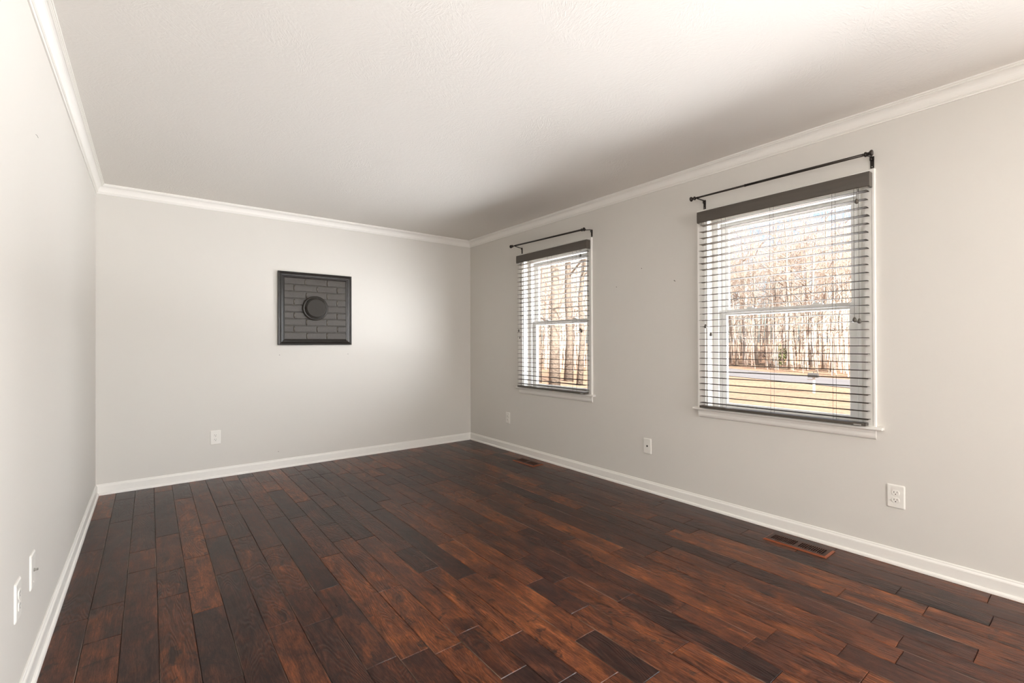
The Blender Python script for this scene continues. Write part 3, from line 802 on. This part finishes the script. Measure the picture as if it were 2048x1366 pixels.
def tree_proto(seed, H, r0, lean):
    r = random.Random(seed)
    bt, bb = bmesh.new(), bmesh.new()
    top = Vector((lean[0] * H, lean[1] * H, H))
    pts = [Vector((0, 0, -0.4))]
    for k in range(1, 9):
        f = k / 8
        pts.append(Vector((top.x * f + r.uniform(-0.16, 0.16), top.y * f + r.uniform(-0.16, 0.16), H * f)))
    rad = [r0 * 1.25] + [r0 * (1 - 0.92 * k / 8) for k in range(1, 9)]
    tube(bt, pts, rad, 8)
    def grow(p, d, ln, ra, depth):
        n = 4; q = p; ps = [p]
        for k in range(n):
            d = (d + Vector((r.uniform(-.22, .22), r.uniform(-.22, .22), r.uniform(-.04, .2)))).normalized()
            q = q + d * ln / n; ps.append(q)
        tube(bb, ps, [ra * (1 - 0.8 * k / n) for k in range(n + 1)], 4 if depth < 2 else 3, caps=False)
        if depth >= 3: return
        kids = 5 if depth == 0 else 4 if depth == 1 else 3
        for k in range(kids):
            i = r.randint(1, n); u, v = frame_of(d); a = r.uniform(0, 6.28)
            nd = (d * 0.75 + (u * math.cos(a) + v * math.sin(a)) * 0.75).normalized()
            grow(ps[i], nd, ln * r.uniform(0.42, 0.62), ra * 0.5, depth + 1)
    for k in range(15):
        f = r.uniform(0.28, 0.98); i = min(int(f * 8), 7); p = pts[i + 0].lerp(pts[i + 1], 0.5)
        a = r.uniform(0, 6.28); up = r.uniform(0.35, 0.9)
        grow(p, Vector((math.cos(a), math.sin(a), up)).normalized(), (H * 0.30) * (1.15 - 0.7 * f), r0 * 0.36 * (1.15 - f), 0)
    return bt, bb

def mesh_from(bm, name, m):
    bmesh.ops.recalc_face_normals(bm, faces=bm.faces)
    me = bpy.data.meshes.new(name); bm.to_mesh(me); bm.free(); me.materials.append(m)
    for p in me.polygons: p.use_smooth = True
    return me
protos = []
for s in range(6):
    H = [19, 22, 16, 20, 24, 14][s]; r0 = [0.20, 0.27, 0.14, 0.17, 0.30, 0.11][s]
    bt, bb = tree_proto(s + 11, H, r0, ((-.02, .01), (.01, .0), (.05, -.03), (-.03, -.02), (.0, .02), (-.08, .05))[s])
    protos.append((mesh_from(bt, 'trunk', BARK[s % 3]), mesh_from(bb, 'branches', TWIG if s % 2 else BARK[s % 3])))

def plant_tree(x, y, s, rot, scl, label, group):
    e = empty('bare_tree', (x, y, hgt(x, y))); e.rotation_euler = (0, 0, rot); e.scale = (scl, scl, scl)
    tag(e, label, 'tree', group)
    for me, nm in zip(protos[s], ('trunk', 'branches')):
        o = bpy.data.objects.new(nm, me); C.objects.link(o); o.parent = e
    return e
tr = random.Random(99)
def polar(az, d): return d * math.sin(math.radians(az)), d * math.cos(math.radians(az))
# woods seen through the right window
pl = []
for k in range(62):
    for _ in range(30):
        az = 60.0 + 16.5 * (k + tr.random()) / 62; d = tr.uniform(52, 96)
        x, y = polar(az, d)
        if x > road_c(y) + 9 and all((x - a) ** 2 + (y - b) ** 2 > 3.0 for a, b in pl): break
    pl.append((x, y))
    plant_tree(x, y, tr.choice((0, 0, 1, 2, 3, 3, 5, 5)), tr.uniform(0, 6.28), tr.uniform(0.85, 1.2), 'bare winter tree in the woods across the road behind the right window', 'bare trees beyond the right window')
# woods seen through the far window, some of them close
for k in range(34):
    for _ in range(30):
        az = 37.5 + 12 * (k + tr.random()) / 34; d = tr.uniform(60, 110)
        x, y = polar(az, d)
        if all((x - a) ** 2 + (y - b) ** 2 > 3.0 for a, b in pl): break
    pl.append((x, y))
    plant_tree(x, y, tr.choice((0, 1, 2, 3, 4, 5)), tr.uniform(0, 6.28), tr.uniform(0.85, 1.2), 'bare winter tree in the woods behind the far window', 'bare trees beyond the far window')
for az, d, s in ((40.9, 30, 0), (42.9, 24, 1), (44.6, 34, 4), (45.9, 27, 3)):
    x, y = polar(az, d)
    e = plant_tree(x, y, s, az, 1.0, 'thick bare tree on the lawn close behind the far window', 'near trees on the lawn')
    for o in e.children:
        o.material_slots[0].link = 'OBJECT'; o.material_slots[0].material = IVY
# trees to either side of both groups
for k in range(64):
    az = tr.choice((tr.uniform(49, 60), tr.uniform(49, 60), tr.uniform(77, 96), tr.uniform(22, 37.5))); d = tr.uniform(65, 100); x, y = polar(az, d)
    if x < road_c(y) + 9: x += 20
    plant_tree(x, y, tr.choice((0, 1, 3, 4)), tr.uniform(0, 6.28), tr.uniform(0.9, 1.2), 'bare winter tree on the outer edge of the woods', 'bare trees at the edges of the view')

# undergrowth: countless thin saplings and brush
bm = bmesh.new()
for k in range(2000):
    az = tr.uniform(50, 86) if k % 3 else tr.uniform(26, 52); d = tr.uniform(52, 110); x, y = polar(az, d)
    if az > 52 and x < road_c(y) + 9: continue
    z = hgt(x, y); h = tr.choice((2, 3, 5, 8, 12)) * tr.uniform(0.7, 1.2); lx, ly = tr.uniform(-.12, .12) * h, tr.uniform(-.12, .12) * h
    ra = 0.012 + h * 0.005
    tube(bm, [(x, y, z - 0.1), (x + lx * .4 + tr.uniform(-.1, .1), y + ly * .4, z + h * .5), (x + lx, y + ly, z + h)], [ra, ra * .7, ra * .2], 3, caps=False)
    for q in range(3):
        f = tr.uniform(.25, .9); a = tr.uniform(0, 6.28); l = h * 0.22
        p = Vector((x + lx * f, y + ly * f, z + h * f))
        tube(bm, [p, p + Vector((math.cos(a) * l, math.sin(a) * l, l * tr.uniform(.2, .9)))], [ra * .5, ra * .15], 3, caps=False)
tag(link('saplings', bm, TWIG), 'thicket of thin bare saplings and brush among the trees', 'undergrowth', kind='stuff')

# holly bush
def leafy(bm, c, rx, rz, n, r, s=0.10):
    for k in range(n):
        a, b, q = r.uniform(0, 6.28), math.acos(r.uniform(-1, 1)), r.uniform(0.55, 1.0)
        p = Vector((c[0] + rx * q * math.cos(a) * math.sin(b), c[1] + rx * q * math.sin(a) * math.sin(b), c[2] + rz * q * math.cos(b)))
        u = Vector((r.uniform(-1, 1), r.uniform(-1, 1), r.uniform(-1, 1))).normalized(); v = u.orthogonal().normalized()
        bm.faces.new([bm.verts.new(p + u * s), bm.verts.new(p + v * s * .5), bm.verts.new(p - u * s), bm.verts.new(p - v * s * .5)])
x, y = polar(67.6, 66); e = empty('holly_bush', (x, y, hgt(x, y))); tag(e, 'green evergreen bush at the foot of the woods in the right window', 'bush')
bm = bmesh.new(); [leafy(bm, c_, a_, b_, n_, tr, 0.13) for c_, a_, b_, n_ in (((0, 0, 0.7), 0.6, 0.8, 260), ((0.3, -0.3, 1.4), 0.45, 0.7, 150), ((-0.4, 0.4, 0.9), 0.5, 0.6, 140), ((0.1, 0.1, 2.0), 0.35, 0.7, 70))]; link('foliage', bm, LEAFG, parent=e, recalc=False)
bm = bmesh.new(); tube(bm, [(0, 0, -0.2), (0.05, 0, 1.6)], [0.07, 0.02], 6); link('stem', bm, BARK[0], parent=e)

# roadside mailbox
x, y = polar(70.55, 34.6); e = empty('mailbox', (x, y, hgt(x, y))); tag(e, 'dark mailbox on a white post by the road, seen through the right window', 'mailbox')
MB1 = mat('dark_mailbox_metal', srgb(70, 66, 62), rough=0.5, var=0.1); MB2 = mat('white_post_paint', srgb(190, 184, 176), rough=0.7, var=0.05)
o = link('post', boxes((-0.06, 0.06, -0.06, 0.06, -0.3, 0.95), (-0.05, 0.05, -0.05, 0.35, 0.78, 0.84)), MB2, parent=e, bevel=0.01)
bm = bmesh.new(); n = 12
ring = lambda yv: [(-0.13, yv, 0.0), (0.13, yv, 0.0), (0.13, yv, 0.16)] + [(0.13 * math.cos(math.pi * k / n), yv, 0.16 + 0.12 * math.sin(math.pi * k / n)) for k in range(1, n)] + [(-0.13, yv, 0.16)]
rings(bm, [[(a, b, c + 0.95) for a, b, c in ring(-0.25)], [(a, b, c + 0.95) for a, b, c in ring(0.30)]])
link('box', bm, MB1, parent=e)
link('flag', boxes((0.131, 0.137, 0.05, 0.08, 1.05, 1.28), (0.131, 0.137, 0.05, 0.16, 1.22, 1.28)), BARK[2], parent=e)
